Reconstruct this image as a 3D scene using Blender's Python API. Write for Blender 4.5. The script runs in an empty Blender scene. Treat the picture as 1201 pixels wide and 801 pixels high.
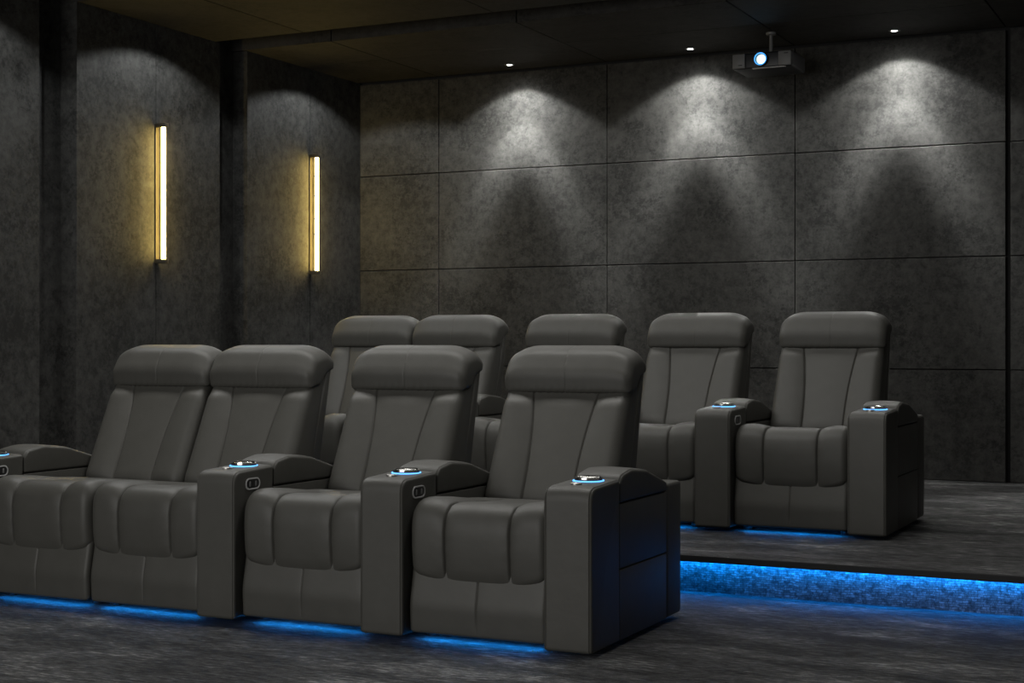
import bpy, bmesh, math, random
from mathutils import Vector
random.seed(7)
scene = bpy.context.scene
COL = scene.collection
PI = math.pi

# ---------------------------------------------------------------- helpers
def link(o, parent=None):
    COL.objects.link(o)
    if parent is not None:
        o.parent = parent
    return o

def mesh_obj(name, bm, mat, parent=None, smooth=True, angle=40):
    bmesh.ops.recalc_face_normals(bm, faces=bm.faces[:])
    me = bpy.data.meshes.new(name)
    bm.to_mesh(me)
    bm.free()
    for m in (mat if isinstance(mat, (list, tuple)) else [mat]):
        me.materials.append(m)
    if smooth:
        for p in me.polygons:
            p.use_smooth = True
        me.set_sharp_from_angle(angle=math.radians(angle))
    return link(bpy.data.objects.new(name, me), parent)

def tag(o, label, cat, group=None):
    o['label'] = label
    o['category'] = cat
    if group:
        o['group'] = group
    return o

def thing(name, label, cat, loc=(0, 0, 0), rz=0.0, group=None):
    o = bpy.data.objects.new(name, None)
    o.empty_display_size = 0.1
    o.location = loc
    o.rotation_euler = (0, 0, rz)
    link(o)
    return tag(o, label, cat, group)

def structure(o):
    o['kind'] = 'structure'
    return o

def dup(o, parent=None):
    kids = [c for c in bpy.data.objects if c.parent == o]
    c = o.copy()
    link(c, parent)
    for k in kids:
        dup(k, c)
    return c

def add_box(bm, x0, x1, y0, y1, z0, z1, bev=0.0, seg=2, mat=0):
    vs = [bm.verts.new((x, y, z)) for x in (x0, x1) for y in (y0, y1) for z in (z0, z1)]
    fs = []
    for a in ((0, 1, 3, 2), (4, 6, 7, 5), (0, 4, 5, 1), (2, 3, 7, 6), (0, 2, 6, 4), (1, 5, 7, 3)):
        f = bm.faces.new([vs[i] for i in a])
        f.material_index = mat
        fs.append(f)
    if bev > 0:
        es = list({e for f in fs for e in f.edges})
        r = bmesh.ops.bevel(bm, geom=es, offset=bev, segments=seg, profile=0.5, affect='EDGES')
        for f in r['faces']:
            f.material_index = mat

def add_lathe(bm, prof, n=32, c=(0, 0, 0), sx=1.0, sy=1.0, axis='z', closed=False):
    """prof: list of (r, h)."""
    rings = []
    for r, h in prof:
        ring = []
        for i in range(n):
            a = 2 * PI * i / n
            p = (r * sx * math.cos(a), r * sy * math.sin(a), h)
            if axis == 'x':
                p = (p[2], p[0], p[1])
            elif axis == 'y':
                p = (p[0], p[2], p[1])
            ring.append(bm.verts.new((p[0] + c[0], p[1] + c[1], p[2] + c[2])))
        rings.append(ring)
    m = len(rings)
    for k in range(m if closed else m - 1):
        a, b = rings[k], rings[(k + 1) % m]
        for i in range(n):
            j = (i + 1) % n
            bm.faces.new((a[i], a[j], b[j], b[i]))
    if not closed:
        for ring in (rings[0], rings[-1]):
            bm.faces.new(ring)

def round_poly(pts, radii, seg=6):
    """rounded closed polygon in 2D, constant point count."""
    out = []
    n = len(pts)
    for i in range(n):
        p = Vector(pts[i]); a = Vector(pts[i - 1]); b = Vector(pts[(i + 1) % n])
        r = radii[i] if isinstance(radii, (list, tuple)) else radii
        da = (a - p).normalized(); db = (b - p).normalized()
        cosang = max(-0.9999, min(0.9999, da.dot(db)))
        half = math.acos(cosang) / 2
        t = min(r / math.tan(half), 0.49 * (a - p).length, 0.49 * (b - p).length)
        s = p + da * t; e = p + db * t
        for k in range(seg + 1):
            u = k / seg
            out.append(((1 - u) ** 2 * s + 2 * u * (1 - u) * p + u * u * e))
    return out

def densify(pts, step):
    out = []
    n = len(pts)
    for i in range(n):
        a = pts[i]; b = pts[(i + 1) % n]
        k = max(1, int(math.ceil((b - a).length / step)))
        for j in range(k):
            out.append(a.lerp(b, j / k))
    return out

def normals2(pts):
    n = len(pts)
    area = sum(pts[i].x * pts[(i + 1) % n].y - pts[(i + 1) % n].x * pts[i].y for i in range(n))
    sg = 1 if area > 0 else -1
    out = []
    for i in range(n):
        d1 = pts[i] - pts[i - 1]; d2 = pts[(i + 1) % n] - pts[i]
        n1 = Vector((d1.y, -d1.x)); n2 = Vector((d2.y, -d2.x))
        if n1.length < 1e-9: n1 = n2.copy()
        if n2.length < 1e-9: n2 = n1.copy()
        n1.normalize(); n2.normalize()
        m = n1 + n2
        if m.length < 1e-6:
            m = n1
        m.normalize()
        c = max(0.5, m.dot(n1))
        out.append(m * (sg / c))
    return out

def xsamples(hw, r, n=24, extra=()):
    xs = set()
    for k in range(7):
        t = r * (1 - math.cos(k / 6 * PI / 2))
        xs.add(round(-hw + t, 5)); xs.add(round(hw - t, 5))
    for k in range(1, n):
        x = (-hw + r) + (2 * hw - 2 * r) * k / n
        xs.add(round(x, 5))
    for e in extra:
        for d in (-0.009, -0.005, -0.0025, 0, 0.0025, 0.005, 0.009):
            if abs(e + d) < hw - 1e-4:
                xs.add(round(e + d, 5))
    xs = sorted(xs)
    keep = [xs[0]]
    for x in xs[1:]:
        if x - keep[-1] > 0.0004:
            keep.append(x)
    keep[-1] = xs[-1]
    return keep

def slab(profile, hw, r, n=12, extra=(), disp=None, warp=None, xc=0.0):
    """solid swept along x. profile: closed list of (y,z) Vectors or f(x)->list. disp(x,y,z)->outward push."""
    bm = bmesh.new()
    rings = []
    for x in xsamples(hw, r, n, extra):
        pts = profile(x) if callable(profile) else profile
        nm = normals2(pts)
        t = hw - abs(x)
        a = 0.0
        if t < r:
            a = r - math.sqrt(max(0.0, r * r - (r - t) ** 2))
        ring = []
        for p, q in zip(pts, nm):
            d = -a
            if disp:
                d += disp(x, p.x, p.y)
            v = p + q * d
            w = (x, v.x, v.y)
            if warp:
                w = warp(*w)
            ring.append(bm.verts.new((w[0] + xc, w[1], w[2])))
        rings.append(ring)
    for a, b in zip(rings, rings[1:]):
        m = len(a)
        for i in range(m):
            j = (i + 1) % m
            bm.faces.new((a[i], a[j], b[j], b[i]))
    for ring in (rings[0], rings[-1]):
        f = bm.faces.new(ring)
    ngons = [f for f in bm.faces if len(f.verts) > 4]
    bmesh.ops.triangulate(bm, faces=ngons)
    return bm

def groove(x, x0, w, d):
    return -d * math.exp(-((x - x0) / w) ** 2)

def smooth01(t):
    t = max(0.0, min(1.0, t))
    return t * t * (3 - 2 * t)

# ---------------------------------------------------------------- materials
def new_mat(name):
    m = bpy.data.materials.new(name)
    m.use_nodes = True
    nt = m.node_tree
    return m, nt, nt.nodes['Principled BSDF']

def simple(name, col, rough=0.5, metal=0.0, spec=0.5):
    m, nt, b = new_mat(name)
    b.inputs['Base Color'].default_value = (*col, 1)
    b.inputs['Roughness'].default_value = rough
    b.inputs['Metallic'].default_value = metal
    b.inputs['Specular IOR Level'].default_value = spec
    return m

def emit(name, col, s, base=(0.02, 0.02, 0.02)):
    m, nt, b = new_mat(name)
    b.inputs['Base Color'].default_value = (*base, 1)
    b.inputs['Emission Color'].default_value = (*col, 1)
    b.inputs['Emission Strength'].default_value = s
    return m

def N(nt, t, **kw):
    n = nt.nodes.new(t)
    for k, v in kw.items():
        if k in n.inputs:
            n.inputs[k].default_value = v
        else:
            setattr(n, k, v)
    return n

def ramp(nt, fac, stops):
    r = nt.nodes.new('ShaderNodeValToRGB')
    el = r.color_ramp.elements
    while len(el) < len(stops):
        el.new(0.5)
    for e, (p, c) in zip(el, stops):
        e.position = p
        e.color = (*c, 1) if len(c) == 3 else c
    nt.links.new(fac, r.inputs[0])
    return r

def g(v):
    return (v, v, v)

def concrete(name, dark, light, tint=(1.0, 0.99, 0.93), scale=1.0, rough=0.75):
    m, nt, b = new_mat(name)
    L = nt.links.new
    tc = N(nt, 'ShaderNodeTexCoord')
    n1 = N(nt, 'ShaderNodeTexNoise', Scale=1.6 * scale, Detail=10.0, Roughness=0.62)
    n2 = N(nt, 'ShaderNodeTexNoise', Scale=15.0 * scale, Detail=12.0, Roughness=0.72, Distortion=0.15)
    n3 = N(nt, 'ShaderNodeTexNoise', Scale=55.0 * scale, Detail=6.0, Roughness=0.6)
    for n in (n1, n2, n3):
        L(tc.outputs['Object'], n.inputs['Vector'])
    mx = N(nt, 'ShaderNodeMath', operation='MULTIPLY_ADD')
    L(n2.outputs['Fac'], mx.inputs[0]); mx.inputs[1].default_value = 0.75
    ml = N(nt, 'ShaderNodeMath', operation='MULTIPLY'); L(n1.outputs['Fac'], ml.inputs[0]); ml.inputs[1].default_value = 0.45
    L(ml.outputs[0], mx.inputs[2])
    ad = N(nt, 'ShaderNodeMath', operation='MULTIPLY_ADD')
    L(n3.outputs['Fac'], ad.inputs[0]); ad.inputs[1].default_value = 0.22; L(mx.outputs[0], ad.inputs[2])
    c0 = tuple(dark * t for t in tint); c1 = tuple(light * t for t in tint)
    r1 = ramp(nt, ad.outputs[0], [(0.60, c0), (0.71, tuple(0.5 * (a + c) for a, c in zip(c0, c1))), (0.84, c1)])
    # pits and worn specks
    n4 = N(nt, 'ShaderNodeTexNoise', Scale=34.0 * scale, Detail=8.0, Roughness=0.75)
    n5 = N(nt, 'ShaderNodeTexNoise', Scale=3.0 * scale, Detail=4.0, Roughness=0.6)
    L(tc.outputs['Object'], n4.inputs['Vector']); L(tc.outputs['Object'], n5.inputs['Vector'])
    pm = N(nt, 'ShaderNodeMath', operation='MULTIPLY'); L(n4.outputs['Fac'], pm.inputs[0]); L(n5.outputs['Fac'], pm.inputs[1])
    pit = ramp(nt, pm.outputs[0], [(0.29, g(1.0)), (0.34, g(0.55))])
    mc = N(nt, 'ShaderNodeMix', data_type='RGBA', blend_type='MULTIPLY')
    mc.inputs[0].default_value = 1.0
    L(r1.outputs[0], mc.inputs[6]); L(pit.outputs[0], mc.inputs[7])
    L(mc.outputs[2], b.inputs['Base Color'])
    b.inputs['Roughness'].default_value = rough
    b.inputs['Specular IOR Level'].default_value = 0.3
    bp = N(nt, 'ShaderNodeBump'); bp.inputs['Strength'].default_value = 0.25; bp.inputs['Distance'].default_value = 0.01
    L(ad.outputs[0], bp.inputs['Height']); L(bp.outputs[0], b.inputs['Normal'])
    return m

def leather():
    m, nt, b = new_mat('charcoal_leather')
    L = nt.links.new
    tc = N(nt, 'ShaderNodeTexCoord')
    n1 = N(nt, 'ShaderNodeTexNoise', Scale=14.0, Detail=5.0, Roughness=0.55)
    v = N(nt, 'ShaderNodeTexVoronoi', Scale=420.0)
    L(tc.outputs['Object'], n1.inputs['Vector']); L(tc.outputs['Object'], v.inputs['Vector'])
    r = ramp(nt, n1.outputs['Fac'], [(0.3, LEATHER_A), (0.75, LEATHER_B)])
    L(r.outputs[0], b.inputs['Base Color'])
    b.inputs['Roughness'].default_value = 0.52
    b.inputs['Specular IOR Level'].default_value = 0.42
    b1 = N(nt, 'ShaderNodeBump'); b1.inputs['Strength'].default_value = 0.12; b1.inputs['Distance'].default_value = 0.0008
    L(v.outputs['Distance'], b1.inputs['Height'])
    b2 = N(nt, 'ShaderNodeBump'); b2.inputs['Strength'].default_value = 0.10; b2.inputs['Distance'].default_value = 0.012
    L(n1.outputs['Fac'], b2.inputs['Height']); L(b1.outputs[0], b2.inputs['Normal'])
    L(b2.outputs[0], b.inputs['Normal'])
    return m

LEATHER_A = (0.053, 0.0515, 0.0455)
LEATHER_B = (0.060, 0.0585, 0.052)
M_LEATHER = leather()
M_WALL = concrete('dark_concrete_wall', 0.017, 0.054)
M_CEIL = concrete('dark_concrete_ceiling', 0.022, 0.042, tint=(1.0, 0.96, 0.90))
M_DARK = simple('black_recess', (0.010, 0.010, 0.010), 0.8)
M_BLACK = simple('black_plastic', (0.012, 0.012, 0.013), 0.35)
M_CHROME = simple('chrome', (0.62, 0.61, 0.58), 0.18, 1.0)
M_STEEL = simple('satin_steel', (0.45, 0.44, 0.42), 0.35, 1.0)
M_SILVER = simple('silver_plastic', (0.42, 0.42, 0.42), 0.3)
M_GREY = simple('grey_plastic', (0.16, 0.16, 0.16), 0.45)
M_BRONZE = simple('dark_bronze', (0.075, 0.066, 0.050), 0.45, 0.4)
M_DRUM = simple('projector_body', (0.014, 0.014, 0.016), 0.45)
M_GRILLE = simple('projector_grille', (0.17, 0.17, 0.17), 0.5)
M_BLUE_RING = emit('blue_ring_light', (0.10, 0.40, 1.0), 2.2)
M_BLUE_LED = emit('blue_led_strip', (0.004, 0.29, 1.0), 32.0)
M_BLUE_STEP = emit('blue_step_led', (0.003, 0.26, 1.0), 76.0)
M_TUBE = emit('warm_tube', (1.0, 0.70, 0.19), 40.0)
M_SPOT = emit('downlight_lens', (1.0, 0.98, 0.93), 14.0)
M_LENS = emit('projector_lens_light', (0.40, 0.72, 1.0), 9.0)
M_LENS_HALO = emit('projector_lens_halo', (0.05, 0.35, 1.0), 1.4)

def carpet(name, dark, light):
    m, nt, b = new_mat(name)
    L = nt.links.new
    tc = N(nt, 'ShaderNodeTexCoord')
    mp = N(nt, 'ShaderNodeMapping'); mp.inputs['Scale'].default_value = (1.5, 3.8, 1.0)
    L(tc.outputs['Object'], mp.inputs['Vector'])
    n1 = N(nt, 'ShaderNodeTexNoise', Scale=1.3, Detail=9.0, Roughness=0.68, Distortion=0.4)
    L(mp.outputs[0], n1.inputs['Vector'])
    mp2 = N(nt, 'ShaderNodeMapping'); mp2.inputs['Scale'].default_value = (16.0, 60.0, 1.0)
    L(tc.outputs['Object'], mp2.inputs['Vector'])
    n2 = N(nt, 'ShaderNodeTexNoise', Scale=1.0, Detail=6.0, Roughness=0.7)
    L(mp2.outputs[0], n2.inputs['Vector'])
    n3 = N(nt, 'ShaderNodeTexNoise', Scale=0.75, Detail=3.0, Roughness=0.5)
    L(tc.outputs['Object'], n3.inputs['Vector'])
    a = N(nt, 'ShaderNodeMath', operation='MULTIPLY_ADD'); L(n2.outputs['Fac'], a.inputs[0]); a.inputs[1].default_value = 1.05; L(n1.outputs['Fac'], a.inputs[2])
    a2 = N(nt, 'ShaderNodeMath', operation='MULTIPLY_ADD'); L(n3.outputs['Fac'], a2.inputs[0]); a2.inputs[1].default_value = 0.5; L(a.outputs[0], a2.inputs[2])
    r = ramp(nt, a2.outputs[0], [(0.0, g(0.0)), (1.0, g(1.0))])
    r.color_ramp.elements[0].position = 0.0
    mr = N(nt, 'ShaderNodeMapRange'); mr.inputs[1].default_value = 1.15; mr.inputs[2].default_value = 1.66
    L(a2.outputs[0], mr.inputs[0])
    r2 = ramp(nt, mr.outputs[0], [(0.0, (dark, dark, dark * 1.02)), (0.45, (0.75 * dark + 0.25 * light * 0.7,) * 3), (1.0, (light, light, light * 0.98))])
    nt.nodes.remove(r)
    L(r2.outputs[0], b.inputs['Base Color'])
    b.inputs['Roughness'].default_value = 0.85
    b.inputs['Specular IOR Level'].default_value = 0.25
    n4 = N(nt, 'ShaderNodeTexNoise', Scale=110.0, Detail=4.0); L(tc.outputs['Object'], n4.inputs['Vector'])
    ad = N(nt, 'ShaderNodeMath', operation='ADD'); L(n4.outputs['Fac'], ad.inputs[0]); L(n2.outputs['Fac'], ad.inputs[1])
    bp = N(nt, 'ShaderNodeBump'); bp.inputs['Strength'].default_value = 0.9; bp.inputs['Distance'].default_value = 0.010
    L(ad.outputs[0], bp.inputs['Height']); L(bp.outputs[0], b.inputs['Normal'])
    return m
M_FLOOR = carpet('charcoal_carpet', 0.016, 0.36)

def riser_mat():
    m, nt, b = new_mat('woven_riser_carpet')
    L = nt.links.new
    tc = N(nt, 'ShaderNodeTexCoord')
    sx = N(nt, 'ShaderNodeSeparateXYZ'); L(tc.outputs['Object'], sx.inputs[0])
    cb = N(nt, 'ShaderNodeCombineXYZ'); L(sx.outputs[0], cb.inputs[0]); L(sx.outputs[2], cb.inputs[1])
    nz = N(nt, 'ShaderNodeTexNoise', Scale=14.0, Detail=3.0); L(tc.outputs['Object'], nz.inputs['Vector'])
    mixv = N(nt, 'ShaderNodeMix', data_type='VECTOR'); mixv.inputs[0].default_value = 0.022
    L(cb.outputs[0], mixv.inputs[4]); L(nz.outputs['Color'], mixv.inputs[5])
    br = N(nt, 'ShaderNodeTexBrick', Scale=1.0)
    br.inputs['Brick Width'].default_value = 0.026
    br.inputs['Row Height'].default_value = 0.0095
    br.inputs['Mortar Size'].default_value = 0.0011
    br.inputs['Mortar Smooth'].default_value = 0.4
    br.inputs['Color1'].default_value = (0.13, 0.13, 0.13, 1)
    br.inputs['Color2'].default_value = (0.05, 0.05, 0.05, 1)
    br.inputs['Mortar'].default_value = (0.015, 0.015, 0.015, 1)
    L(mixv.outputs[1], br.inputs['Vector'])
    n2 = N(nt, 'ShaderNodeTexNoise', Scale=45.0, Detail=6.0, Roughness=0.7); L(tc.outputs['Object'], n2.inputs['Vector'])
    r = ramp(nt, n2.outputs['Fac'], [(0.36, g(0.15)), (0.66, g(1.5))])
    mc = N(nt, 'ShaderNodeMix', data_type='RGBA', blend_type='MULTIPLY'); mc.inputs[0].default_value = 1.0
    L(br.outputs['Color'], mc.inputs[6]); L(r.outputs[0], mc.inputs[7])
    L(mc.outputs[2], b.inputs['Base Color'])
    b.inputs['Roughness'].default_value = 0.8
    bp = N(nt, 'ShaderNodeBump'); bp.inputs['Strength'].default_value = 0.5; bp.inputs['Distance'].default_value = 0.004
    L(br.outputs['Fac'], bp.inputs['Height']); bp.invert = True
    L(bp.outputs[0], b.inputs['Normal'])
    return m
M_RISER = riser_mat()

# ---------------------------------------------------------------- room
H_CEIL = 3.238
XL, YB = -6.525, 10.6           # faces of the left and back wall panels
ZP = 0.18                        # height of the rear platform
YS, YN = 6.52, 6.41              # riser plane, platform nosing
XR_ROOM, YF = 2.6, -1.6
J = 0.006                        # joint between wall slabs

def floor():
    bm = bmesh.new(); add_box(bm, XL - 0.3, XR_ROOM, YF, YS + 0.01, -0.1, 0.0)
    structure(mesh_obj('floor', bm, M_FLOOR, smooth=False))
    bm = bmesh.new(); add_box(bm, XL - 0.3, XR_ROOM, YN + 0.012, YB + 0.3, ZP - 0.028, ZP)
    add_box(bm, XL - 0.3, XR_ROOM, YN, YN + 0.0119, ZP - 0.028, ZP, 0.003, 2, mat=1)   # black edging strip
    structure(mesh_obj('floor_platform', bm, [M_FLOOR, M_DARK], smooth=False))
    bm = bmesh.new(); add_box(bm, XL - 0.3, XR_ROOM, YS, YS + 0.1, 0.0, ZP - 0.028)
    structure(mesh_obj('wall_riser', bm, M_RISER, smooth=False))
floor()

def slabs_back():
    # grid of concrete slabs on the back wall
    xs = [XL, -5.790, -4.345, -2.900, -1.455]
    zs = [ZP, 0.938, 1.705, 2.472, H_CEIL]
    bm = bmesh.new()
    for i in range(len(xs) - 1):
        for k in range(len(zs) - 1):
            add_box(bm, xs[i] + J / 2, xs[i + 1] - J / 2, YB, YB + 0.05, zs[k] + J / 2, zs[k + 1] - J / 2 - (0.012 if k == 3 else 0), 0.003, 1)
    # panel right of the shadow gap
    for k in range(len(zs) - 1):
        add_box(bm, -1.428, XR_ROOM, YB + 0.01, YB + 0.05, zs[k] + J / 2, zs[k + 1] - J / 2, 0.003, 1)
    add_box(bm, XL - 0.3, XR_ROOM, YB + 0.05, YB + 0.15, 0, H_CEIL + 0.2, mat=1)
    structure(mesh_obj('wall_back', bm, [M_WALL, M_DARK], smooth=False))
slabs_back()

PANELS_L = [(1.93, 3.40), (3.70, 5.175), (5.475, 6.95), (7.27, 8.725), (9.05, YB + 0.05)]
def wall_left():
    bm = bmesh.new()
    for y0, y1 in PANELS_L:
        ym = 8.03 if abs(y0 - 7.27) < 0.1 else (9.87 if y0 > 9 else 0.5 * (y0 + y1))
        add_box(bm, XL - 0.13, XL, y0, ym - 0.002, 0, H_CEIL, 0.003, 1)
        add_box(bm, XL - 0.13, XL, ym + 0.002, y1, 0, H_CEIL, 0.003, 1)
    add_box(bm, XL - 0.20, XL - 0.13, YF, YB + 0.1, 0, H_CEIL + 0.2)
    structure(mesh_obj('wall_left', bm, M_WALL, smooth=False))
wall_left()

def ceiling():
    bm = bmesh.new()
    xs = [XL - 0.2, -5.790, -4.345, -2.900, -1.455, -0.01, 1.435, XR_ROOM]
    ybands = [(YF, 1.9), (1.93, 3.40), (3.70, 5.175), (5.475, 6.95), (7.27, 8.68), (9.02, 9.78), (9.78, YB - 0.02)]
    for y0, y1 in ybands:
        for a, b in zip(xs, xs[1:]):
            add_box(bm, a + 0.004, b - 0.004, y0 + 0.002, y1 - 0.002, H_CEIL, H_CEIL + 0.14, 0.003, 1)
    add_box(bm, XL - 0.2, XR_ROOM, YF, YB + 0.1, H_CEIL + 0.14, H_CEIL + 0.22, mat=1)
    structure(mesh_obj('ceiling', bm, [M_CEIL, M_DARK], smooth=False))
ceiling()

# LED strip of the step
bm = bmesh.new()
add_box(bm, XL + 0.02, XR_ROOM - 0.05, YS - 0.036, YS - 0.014, ZP - 0.036, ZP - 0.0282)
t = mesh_obj('led_strip', bm, M_BLUE_STEP, smooth=False)
bm = bmesh.new()
add_box(bm, XL + 0.02, XR_ROOM - 0.05, YS - 0.041, YS - 0.0375, ZP - 0.0395, ZP - 0.0282)  # unseen lip, added to keep the strip's light close to the riser
mesh_obj('added_light_lip', bm, M_BLACK, t, smooth=False)
tag(t, 'blue light strip under the overhanging edge of the rear platform', 'light strip')

# ---------------------------------------------------------------- recliner
HW = 0.2920            # half seat width
AW = 0.0940           # half armrest width
ARM_X = HW + AW

def backrest_bm():
    poly = [(0.655, 0.44), (0.885, 0.93), (0.92, 0.99), (1.025, 0.985), (0.87, 0.44)]
    prof = densify(round_poly([Vector(p) for p in poly], [0.05, 0.10, 0.03, 0.03, 0.03], 4), 0.018)
    SU = 0.135
    def seam(z):
        t = max(0.0, min(1.0, (z - 0.50) / 0.43))
        return 0.110 + 0.046 * t ** 2.2
    def disp(x, y, z):
        # only the front face swells between the seams
        yf = 0.655 + (z - 0.44) * 0.47
        front = 1.0 - smooth01((y - yf - 0.01) / 0.06)
        ax = abs(x)
        if ax < SU:
            b = 0.008 * (1 - (ax / SU) ** 2)
        else:
            u = (ax - SU) / (HW - SU)
            b = 0.024 * math.sin(PI * min(1.0, u * 0.80)) ** 0.8 if u > 0 else 0.0
        gr = -0.0045 * math.exp(-((ax - SU) / 0.0035) ** 2)
        lo = smooth01((z - 0.45) / 0.05)
        hi = 1 - 0.8 * smooth01((z - 0.86) / 0.05)
        return front * (b * hi + gr) * (0.4 + 0.6 * lo)
    def warp(x, y, z):
        s = seam(z)
        ax = abs(x)
        if ax < SU:
            ax = ax * s / SU
        else:
            ax = s + (ax - SU) * (HW - 0.003 - s) / (HW - 0.003 - SU)
        t = smooth01((z - 0.80) / 0.16)
        return (math.copysign(ax, x) * (1 - 0.022 * (z - 0.44) / 0.5 - 0.008 * t), y, z)
    return slab(prof, HW - 0.003, 0.040, n=44, extra=(-SU, SU), disp=disp, warp=warp)

def headrest_bm():
    poly = [(0.862, 0.912), (0.852, 1.00), (0.900, 1.095), (1.00, 1.119), (1.070, 1.078), (1.062, 1.018), (1.00, 1.00), (0.945, 0.925)]
    prof = densify(round_poly([Vector(p) for p in poly], [0.022, 0.09, 0.07, 0.08, 0.035, 0.03, 0.03, 0.03], 5), 0.012)
    hw = HW - 0.0005
    def disp(x, y, z):
        low = math.exp(-((z - 0.908) / 0.03) ** 2)
        pucker = 0.0014 * math.sin(x * 210 + 1.3 * math.sin(x * 37)) * low
        return groove(x, 0.0, 0.003, 0.0014) + pucker
    def warp(x, y, z):
        t = max(0.0, (abs(x) - 0.14) / (hw - 0.14))
        s = 1 - 0.24 * t ** 2.8
        zb = 0.908
        z2 = zb + (z - zb) * s
        y2 = y + 0.012 * t ** 2
        return (x, y2, z2)
    return slab(prof, hw, 0.032, n=60, extra=(0.0,), disp=disp, warp=warp)

SEAM_S = 0.135
def seat_bm():
    def zb(x):
        ax = abs(x)
        return 0.207 + 0.005 * (ax / SEAM_S) ** 2 if ax < SEAM_S else 0.212 + 0.056 * ((ax - SEAM_S) / (HW - SEAM_S)) ** 1.2
    def prof(x):
        z0 = zb(x)
        poly = [(0.70, 0.36), (0.70, 0.482), (0.32, 0.500), (0.050, 0.524), (0.060, z0), (0.12, z0 + 0.015)]
        pts = round_poly([Vector(p) for p in poly], [0.01, 0.02, 0.2, 0.095, 0.022, 0.01], 9)
        out = []
        for i, a in enumerate(pts):          # same split on every section
            b = pts[(i + 1) % len(pts)]
            k = 8 if i % 10 == 9 else 1
            out += [a.lerp(b, j / k) for j in range(k)]
        return out
    def disp(x, y, z):
        ax = abs(x)
        f = smooth01((0.66 - y) / 0.15)
        if z < 0.30 and y > 0.09:
            return 0.0
        if ax < SEAM_S:
            b = 0.008 * (1 - (ax / SEAM_S) ** 6)
            bump = 0.0
        else:
            u = (ax - SEAM_S) / (HW - SEAM_S)
            b = 0.008 * (1 - abs(2 * u - 1) ** 4)
            # side bolsters stand a little higher near the front
            bump = 0.014 * math.sin(PI * min(1.0, u * 0.9)) * smooth01((z - 0.42) / 0.1) * smooth01((0.50 - y) / 0.25)
        if y < 0.12:
            b += 0.012 * math.sin(PI * max(0.0, min(1.0, (z - 0.21) / 0.31)))
        gr = -0.006 * math.exp(-((ax - SEAM_S) / 0.004) ** 2)
        crease = 0.0012 * math.sin((y + z) * 190 + 2 * x) * math.exp(-((ax - SEAM_S) / 0.03) ** 2)
        edge = smooth01((z - 0.212) / 0.05) if y < 0.2 else 1.0
        return f * (b + bump + gr + crease) * (0.12 + 0.88 * edge)
    return slab(prof, HW - 0.004, 0.035, n=66, extra=(-SEAM_S, SEAM_S), disp=disp)

def footrest_bm():
    poly = [(0.040, 0.030), (0.034, 0.14), (0.072, 0.335), (0.12, 0.335), (0.12, 0.030)]
    prof = densify(round_poly([Vector(p) for p in poly], [0.014, 0.2, 0.02, 0.005, 0.005], 5), 0.03)
    def disp(x, y, z):
        return groove(x, 0.0, 0.0035, 0.003) * smooth01((0.09 - y) / 0.02) * smooth01((z - 0.05) / 0.03)
    return slab(prof, HW - 0.005, 0.022, n=14, extra=(0.0,), disp=disp)

def back_panel_bm():
    poly = [(0.84, 0.10), (0.845, 0.50), (1.005, 0.985), (1.015, 1.010), (1.048, 1.005), (0.925, 0.45), (0.90, 0.10)]
    prof = round_poly([Vector(p) for p in poly], [0.005, 0.05, 0.01, 0.012, 0.02, 0.10, 0.01], 5)
    return slab(prof, HW - 0.006, 0.012, n=4)

def base_bm():
    bm = bmesh.new()
    add_box(bm, -HW + 0.02, HW - 0.02, 0.10, 0.84, 0.055, 0.35, 0.01, 2)
    return bm

def arm_front_bm(xc):
    poly = [(0.0, 0.018), (0.272, 0.018), (0.272, 0.618), (0.0, 0.606)]
    prof = densify(round_poly([Vector(p) for p in poly], [0.016, 0.006, 0.012, 0.055], 7), 0.08)
    def disp(x, y, z):
        return groove(abs(x), AW - 0.0085, 0.0022, 0.0035) + 0.004 * (1 - (x / AW) ** 2) * smooth01((z - 0.55) / 0.05)
    return slab(prof, AW, 0.012, n=8, extra=(-AW + 0.0085, AW - 0.0085), disp=disp, xc=xc)

def arm_pad_bm(xc):
    poly = [(0.276, 0.531), (0.276, 0.602), (0.300, 0.632), (0.400, 0.648), (0.560, 0.632), (0.780, 0.570), (0.780, 0.531)]
    prof = densify(round_poly([Vector(p) for p in poly], [0.01, 0.02, 0.05, 0.2, 0.25, 0.01, 0.006], 6), 0.05)
    def disp(x, y, z):
        top = smooth01((z - 0.56) / 0.03)
        return groove(abs(x), AW - 0.008, 0.0022, 0.003) + top * 0.007 * (1 - (x / AW) ** 2)
    return slab(prof, AW, 0.012, n=8, extra=(-AW + 0.008, AW - 0.008), disp=disp, xc=xc)

def box_part(x0, x1, y0, y1, z0, z1, b=0.008):
    bm = bmesh.new(); add_box(bm, x0, x1, y0, y1, z0, z1, b, 3)
    return bm

def oblong(bm, cx, y0, z0, ly, lz, r, d0, d1, inner=None, n=8):
    """rounded oblong plate facing +x (or a ring when inner is given)."""
    def loop(x, s):
        pts = []
        for (sy, sz, a0) in ((1, 1, 0), (-1, 1, 90), (-1, -1, 180), (1, -1, 270)):
            for k in range(n + 1):
                a = math.radians(a0 + 90 * k / n)
                rr = max(0.0005, r - s)
                pts.append((x, y0 + sy * (ly / 2 - r) + rr * math.cos(a), z0 + sz * (lz / 2 - r) + rr * math.sin(a)))
        return [bm.verts.new(p) for p in pts]
    loops = [loop(cx + d0, 0), loop(cx + d1, 0.0), loop(cx + d1 + 0.0006, 0.0012)]
    if inner:
        loops += [loop(cx + d1 + 0.0006, inner - 0.001), loop(cx + d1, inner), loop(cx + d0, inner)]
    m = len(loops[0])
    for a, b in zip(loops, loops[1:]):
        for i in range(m):
            j = (i + 1) % m
            bm.faces.new((a[i], a[j], b[j], b[i]))
    if not inner:
        bm.faces.new(loops[-1])

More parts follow.
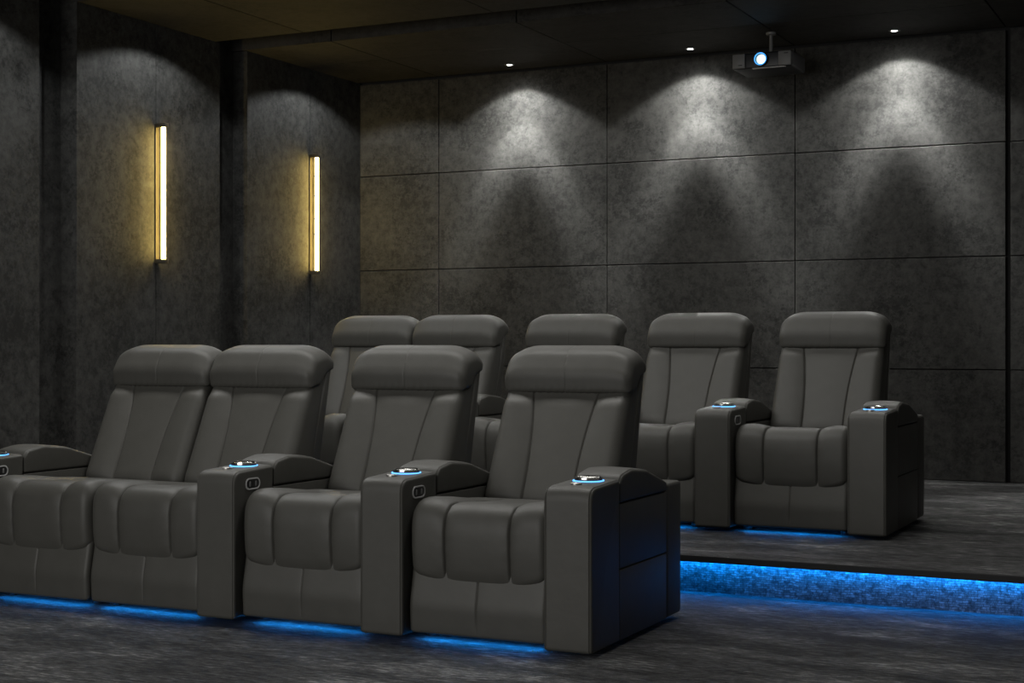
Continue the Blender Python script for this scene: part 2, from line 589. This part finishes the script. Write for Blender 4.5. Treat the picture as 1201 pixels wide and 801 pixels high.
def build_arm(root, xc, usb=True):
    arm = mesh_obj('armrest', arm_front_bm(xc), M_LEATHER, root)
    mesh_obj('arm_pad', arm_pad_bm(xc), M_LEATHER, arm)
    w = AW - 0.002
    mesh_obj('side_panel', box_part(xc - w, xc + w, 0.274, 0.779, 0.286, 0.528, 0.005), M_LEATHER, arm)
    mesh_obj('side_panel', box_part(xc - w, xc + w, 0.274, 0.779, 0.020, 0.2835, 0.005), M_LEATHER, arm)
    mesh_obj('rear_panel', box_part(xc - AW, xc + AW, 0.782, 0.950, 0.020, 0.562, 0.016), M_LEATHER, arm)
    # cup holder with its lit ring, and the button in front of it
    zt = 0.6178
    cy = 0.195
    bm = bmesh.new()
    add_lathe(bm, [(0.0535, zt - 0.004), (0.0535, zt + 0.002), (0.056, zt + 0.003), (0.0585, zt + 0.002), (0.0585, zt - 0.004)], 40, (xc, cy, 0), closed=True)
    mesh_obj('light_ring', bm, M_BLUE_RING, arm)
    bm = bmesh.new()
    # raised black collar with a stepped inside
    add_lathe(bm, [(0.052, zt - 0.004), (0.052, zt + 0.009), (0.049, zt + 0.012), (0.044, zt + 0.012), (0.042, zt + 0.003), (0.001, zt + 0.003)], 40, (xc, cy, 0))
    cup = mesh_obj('cup_holder', bm, M_BLACK, arm)
    bm = bmesh.new()
    # two chrome rim arcs with gaps at the sides
    for a0 in (20, 200):
        n = 18
        rows = []
        for k in range(n + 1):
            a = math.radians(a0 + 140 * k / n)
            c, s = math.cos(a), math.sin(a)
            rows.append([bm.verts.new((xc + r * c, cy + r * s, z)) for r, z in ((0.0525, zt + 0.007), (0.0515, zt + 0.0145), (0.046, zt + 0.016), (0.043, zt + 0.010))])
        for p, q in zip(rows, rows[1:]):
            for i in range(4):
                j = (i + 1) % 4
                bm.faces.new((p[i], p[j], q[j], q[i]))
        bm.faces.new(rows[0]); bm.faces.new(rows[-1])
    # the grip bar across the holder
    add_box(bm, xc - 0.045, xc + 0.045, cy - 0.006, cy + 0.006, zt + 0.010, zt + 0.016, 0.002, 2)
    rim = mesh_obj('chrome_rim', bm, M_CHROME, arm)
    rim['label'] = 'chrome rim of the cup holder'
    bm = bmesh.new()
    add_lathe(bm, [(0.021, 0.604), (0.021, 0.6185), (0.018, 0.6205), (0.001, 0.6208)], 28, (xc, 0.083, 0))
    bt = mesh_obj('power_button', bm, M_STEEL, arm)
    bt['label'] = 'round steel button'
    if usb:
        xf = xc + AW
        bm = bmesh.new(); oblong(bm, xf, 0.125, 0.553, 0.098, 0.048, 0.0235, -0.004, 0.003, inner=0.006)
        o = mesh_obj('port_bezel', bm, M_SILVER, arm); o['label'] = 'silver oblong bezel'
        bm = bmesh.new(); oblong(bm, xf, 0.125, 0.553, 0.088, 0.038, 0.0185, -0.004, 0.0012)
        mesh_obj('usb_port', bm, M_BLACK, arm)
        for dy in (-0.020, 0.020):
            bm = bmesh.new(); oblong(bm, xf, 0.125 + dy, 0.553, 0.011, 0.022, 0.004, 0.0008, 0.0026)
            mesh_obj('port_button', bm, M_GREY, arm)
    return arm

def make_recliner(left_arm, right_arm):
    root = bpy.data.objects.new('recliner', None); link(root)
    b = mesh_obj('base', base_bm(), M_BLACK, root)
    mesh_obj('footrest', footrest_bm(), M_LEATHER, root)
    mesh_obj('seat_cushion', seat_bm(), M_LEATHER, root)
    for nm, fn in (('backrest', backrest_bm), ('headrest', headrest_bm), ('back_panel', back_panel_bm)):
        mesh_obj(nm, fn(), M_LEATHER, root).location = (0, -0.014, 0)
    if left_arm:
        build_arm(root, -ARM_X)
    if right_arm:
        build_arm(root, ARM_X, usb=False)
    bm = bmesh.new(); add_box(bm, -HW + 0.045, HW - 0.045, 0.086, 0.104, 0.0262, 0.0297)
    o = mesh_obj('led_strip', bm, M_BLUE_LED, root, smooth=False)
    o['label'] = 'blue light strip under the footrest'
    for sx in (-1, 1):
        for y in (0.16, 0.76):
            bm = bmesh.new()
            add_lathe(bm, [(0.020, 0.0), (0.024, 0.006), (0.024, 0.016), (0.014, 0.020), (0.014, 0.056)], 18, (sx * (HW - 0.045), y, 0))
            mesh_obj('foot', bm, M_BLACK, root)
    return root

kinds = {}
def place(kind, x, y, z, label, group):
    if kind not in kinds:
        o = make_recliner('L' in kind, 'R' in kind)
        kinds[kind] = o
    else:
        o = dup(kinds[kind])
    o.location = (x, y, z)
    return tag(o, label, 'recliner', group)

GF, GB = 'charcoal leather recliners in the front row', 'charcoal leather recliners in the back row'
YF0, YB0 = 4.95, 7.26
place('LR', -2.5685, YF0, 0, 'charcoal leather recliner with two armrests, right end of the front row', GF)
place('L', -3.3405, YF0, 0, 'charcoal leather recliner in the front row, second from its right end', GF)
place('', -4.1215, YF0, 0, 'charcoal leather recliner touching its left neighbour, second from the left end of the front row', GF)
place('L', -4.7055, YF0, 0, 'charcoal leather recliner cut by the left photo edge, left end of the front row', GF)
place('LR', -2.0235, YB0, ZP, 'charcoal leather recliner with two armrests, right end of the back row', GB)
place('L', -2.7955, YB0, ZP, 'charcoal leather recliner in the back row, second from its right end', GB)
place('L', -3.5675, YB0, ZP, 'charcoal leather recliner in the back row, only its headrest showing above the front row', GB)
place('', -4.3395, YB0, ZP, 'charcoal leather recliner in the back row, second from its left end', GB)
place('L', -4.9235, YB0, ZP, 'charcoal leather recliner at the left end of the back row', GB)

# ---------------------------------------------------------------- wall lamps
def make_sconce():
    r = bpy.data.objects.new('wall_lamp', None); link(r)
    h = 0.465
    bm = bmesh.new(); add_box(bm, 0.0, 0.012, -0.017, 0.017, -h, h, 0.002, 1)
    mesh_obj('back_plate', bm, M_BRONZE, r)
    for s in (-1, 1):
        z0, z1 = (h - 0.028, h) if s > 0 else (-h, -h + 0.028)
        bm = bmesh.new(); add_box(bm, 0.0125, 0.088, -0.020, 0.020, z0, z1, 0.003, 2)
        mesh_obj('end_cap', bm, M_BRONZE, r)
    bm = bmesh.new()
    add_lathe(bm, [(0.0145, -h + 0.029), (0.0145, h - 0.029)], 24, (0.062, 0, 0))
    mesh_obj('light_tube', bm, M_TUBE, r)
    return r
s1 = make_sconce(); s1.location = (XL, 8.03, 2.113)
tag(s1, 'slim vertical glowing wall lamp, nearer of two on the left wall', 'wall lamp', 'wall lamps on the left wall')
s2 = dup(s1); s2.location = (XL, 9.87, 2.113)
tag(s2, 'slim vertical glowing wall lamp, on the left wall beside the back wall corner', 'wall lamp', 'wall lamps on the left wall')

# ---------------------------------------------------------------- ceiling downlights
IES_ANG = [0, 8, 13, 16, 19, 22, 25, 28, 31, 35, 40, 45, 50, 54, 57, 60, 65, 70, 90]
IES_CD = [.09, .10, .15, .42, .85, 1.0, 1.0, .85, .50, .36, .27, .22, .19, .16, .12, .025, .008, .003, 0]
txt = bpy.data.texts.new('downlight_photometry')
txt.write('IESNA:LM-63-1995\nTILT=NONE\n1 1000 1 %d 1 1 2 0 0 0\n1 1 100\n%s\n0\n%s\n' % (
    len(IES_ANG), ' '.join('%g' % a for a in IES_ANG), ' '.join('%g' % (1000 * c) for c in IES_CD)))

def lamp_data(name, energy, col):
    l = bpy.data.lights.new(name, 'POINT')
    l.energy = energy; l.color = col; l.shadow_soft_size = 0.02
    l.use_nodes = True
    nt = l.node_tree
    em = nt.nodes.get('Emission')
    ie = nt.nodes.new('ShaderNodeTexIES')
    ie.mode = 'INTERNAL'; ie.ies = txt
    ie.inputs['Strength'].default_value = 1.0
    nt.links.new(ie.outputs[0], em.inputs['Strength'])
    return l
DL = lamp_data('downlight_beam', 3.4, (1.0, 1.0, 0.97))

def make_downlight():
    r = bpy.data.objects.new('ceiling_downlight', None); link(r)
    bm = bmesh.new()
    add_lathe(bm, [(0.022, 0.0), (0.022, -0.004), (0.034, -0.005), (0.038, -0.002), (0.038, 0.0)], 32, closed=True)
    mesh_obj('trim_ring', bm, M_GREY, r)
    bm = bmesh.new(); add_lathe(bm, [(0.022, 0.0), (0.0215, -0.003), (0.001, -0.0035)], 32)
    mesh_obj('lens', bm, M_SPOT, r)
    lo = bpy.data.objects.new('beam', DL); link(lo, r); lo.location = (0, 0, -0.03)
    return r
d0 = make_downlight()
labs = ['small recessed ceiling downlight, farthest left of three by the back wall',
        'small recessed ceiling downlight just left of the hanging projector',
        'small recessed ceiling downlight right of the hanging projector']
for i, x in enumerate((-5.053, -3.605, -2.150)):
    o = d0 if i == 0 else dup(d0)
    o.location = (x, 10.37, H_CEIL)
    tag(o, labs[i], 'ceiling light', 'ceiling downlights along the back wall')

# ---------------------------------------------------------------- projector
pr = thing('projector', 'black ceiling projector with a glowing blue white lens hanging from a pole', 'projector', (-2.938, 9.9, 3.027))
bm = bmesh.new(); add_box(bm, -0.205, 0.205, 0.012, 0.36, -0.055, 0.052, 0.012, 3); mesh_obj('body', bm, M_DRUM, pr)
for x0, x1 in ((-0.205, -0.112), (0.112, 0.205)):
    bm = bmesh.new(); add_box(bm, x0 + 0.004, x1 - 0.002, -0.006, 0.0125, -0.050, 0.046, 0.005, 2)
    v = mesh_obj('front_panel', bm, M_GRILLE, pr); v['label'] = 'grey square front panel'
    bm = bmesh.new(); cx = 0.5 * (x0 + x1) + 0.012
    zz = -0.030 if x0 < 0 else 0.030
    add_box(bm, cx - 0.014, cx + 0.014, -0.008, -0.0055, zz - 0.003, zz + 0.003, 0.001, 1)
    mesh_obj('badge', bm, M_BLACK, v)
bm = bmesh.new(); add_box(bm, -0.06, 0.165, -0.012, 0.0115, -0.062, -0.056, 0.001, 1); mesh_obj('trim_strip', bm, M_STEEL, pr)
bm = bmesh.new(); add_lathe(bm, [(0.030, 0.013), (0.046, 0.013), (0.046, -0.022), (0.041, -0.026), (0.031, -0.016)], 36, axis='y', closed=True)
lr = mesh_obj('lens_barrel', bm, M_BLACK, pr)
bm = bmesh.new(); add_lathe(bm, [(0.041, -0.0255), (0.043, -0.028), (0.0375, -0.028), (0.0365, -0.0235)], 36, axis='y', closed=True)
mesh_obj('lens_halo', bm, M_LENS_HALO, lr)  # blue halo of the lens light, put into a glowing ring
bm = bmesh.new(); add_lathe(bm, [(0.030, 0.008), (0.025, -0.014), (0.018, -0.019), (0.001, -0.021)], 32, axis='y')
o = mesh_obj('lens', bm, M_LENS, pr); o['label'] = 'glowing blue white lens'
bm = bmesh.new(); add_lathe(bm, [(0.012, 0.0515), (0.012, 0.2015)], 16, (0.02, 0.16, 0)); mesh_obj('pole', bm, M_GREY, pr)
bm = bmesh.new(); add_lathe(bm, [(0.030, 0.190), (0.034, 0.196), (0.034, 0.2078), (0.001, 0.2078)], 24, (0.02, 0.16, 0)); mesh_obj('ceiling_mount', bm, M_GREY, pr)

# ---------------------------------------------------------------- lights
def spot(name, loc, aim, energy, size_deg, blend, rad, col=(1, 1, 1)):
    l = bpy.data.lights.new(name, 'SPOT')
    l.energy = energy; l.spot_size = math.radians(size_deg); l.spot_blend = blend
    l.shadow_soft_size = rad; l.color = col
    o = bpy.data.objects.new(name, l); link(o)
    o.location = loc
    o.rotation_euler = (Vector(aim) - Vector(loc)).to_track_quat('-Z', 'Y').to_euler()
    return o

W = (1.0, 0.985, 0.95)
spot('added_spot_fill', (-5.4, 1.2, 3.15), (-3.6, 5.9, 0.3), 60, 62, 0.6, 0.35, W)  # unseen ceiling spots, added to brighten chairs and front floor
spot('added_spot_fill', (-2.6, 0.6, 3.15), (-2.6, 5.9, 0.3), 60, 62, 0.6, 0.35, W)
def overhead_fill(loc, sx, sy, energy, spread):
    l = bpy.data.lights.new('added_row_fill', 'AREA')  # unseen overhead area light, added to lift the tops of a row
    l.shape = 'RECTANGLE'; l.size = sx; l.size_y = sy; l.energy = energy; l.color = W
    l.spread = math.radians(spread)
    o = bpy.data.objects.new('added_row_fill', l); link(o); o.location = loc
overhead_fill((-3.6, 5.75, 3.2), 4.4, 0.4, 54, 150)
overhead_fill((-3.4, 8.15, 3.2), 4.4, 0.4, 25, 150)
# downlights pooling on the front floor
for x, y in ((-4.05, 4.15), (-2.55, 4.05)):
    spot('floor_downlight', (x, y, 3.2), (x, y, 0.0), 26, 30, 0.9, 0.05, W)
# unseen frontal area light, added to brighten the chair fronts
l = bpy.data.lights.new('added_frontal_fill', 'AREA')
l.shape = 'RECTANGLE'; l.size = 4.4; l.size_y = 2.2; l.energy = 142; l.color = W
o = bpy.data.objects.new('added_frontal_fill', l); link(o)
o.location = (-4.0, -1.3, 1.55); o.rotation_euler = (PI / 2, 0, 0)
o.rotation_euler = Vector((0.0, 1.0, -0.03)).to_track_quat('-Z', 'Y').to_euler()
# downlights washing the left wall panels
for y in (6.25, 7.93, 9.74):
    spot('wall_washer', (XL + 0.50, y, H_CEIL - 0.005), (XL + 0.50, y, 0.0), 44, 142, 0.2, 0.03, (0.97, 1.0, 1.0))

world = bpy.data.worlds.new('world'); scene.world = world
world.use_nodes = True
bg = world.node_tree.nodes['Background']
bg.inputs[0].default_value = (1.0, 0.97, 0.90, 1); bg.inputs[1].default_value = 0.085

# ---------------------------------------------------------------- camera
cam = bpy.data.cameras.new('camera')
cam.sensor_fit = 'HORIZONTAL'; cam.sensor_width = 36.0
cam.lens = 1777.0 / 1201.0 * 36.0
cam.clip_start = 0.05
co = bpy.data.objects.new('camera', cam); link(co)
co.location = (0, 0, 1.13)
co.rotation_euler = (PI / 2, 0, math.atan(862 / 1777))
scene.camera = co

scene.view_settings.view_transform = 'Standard'
scene.view_settings.look = 'None'
scene.view_settings.gamma = 1.0
scene.view_settings.exposure = 0.0
scene.view_settings.use_curve_mapping = False
scene.cycles.use_denoising = True
scene.cycles.max_bounces = 6
scene.cycles.sample_clamp_indirect = 4.0
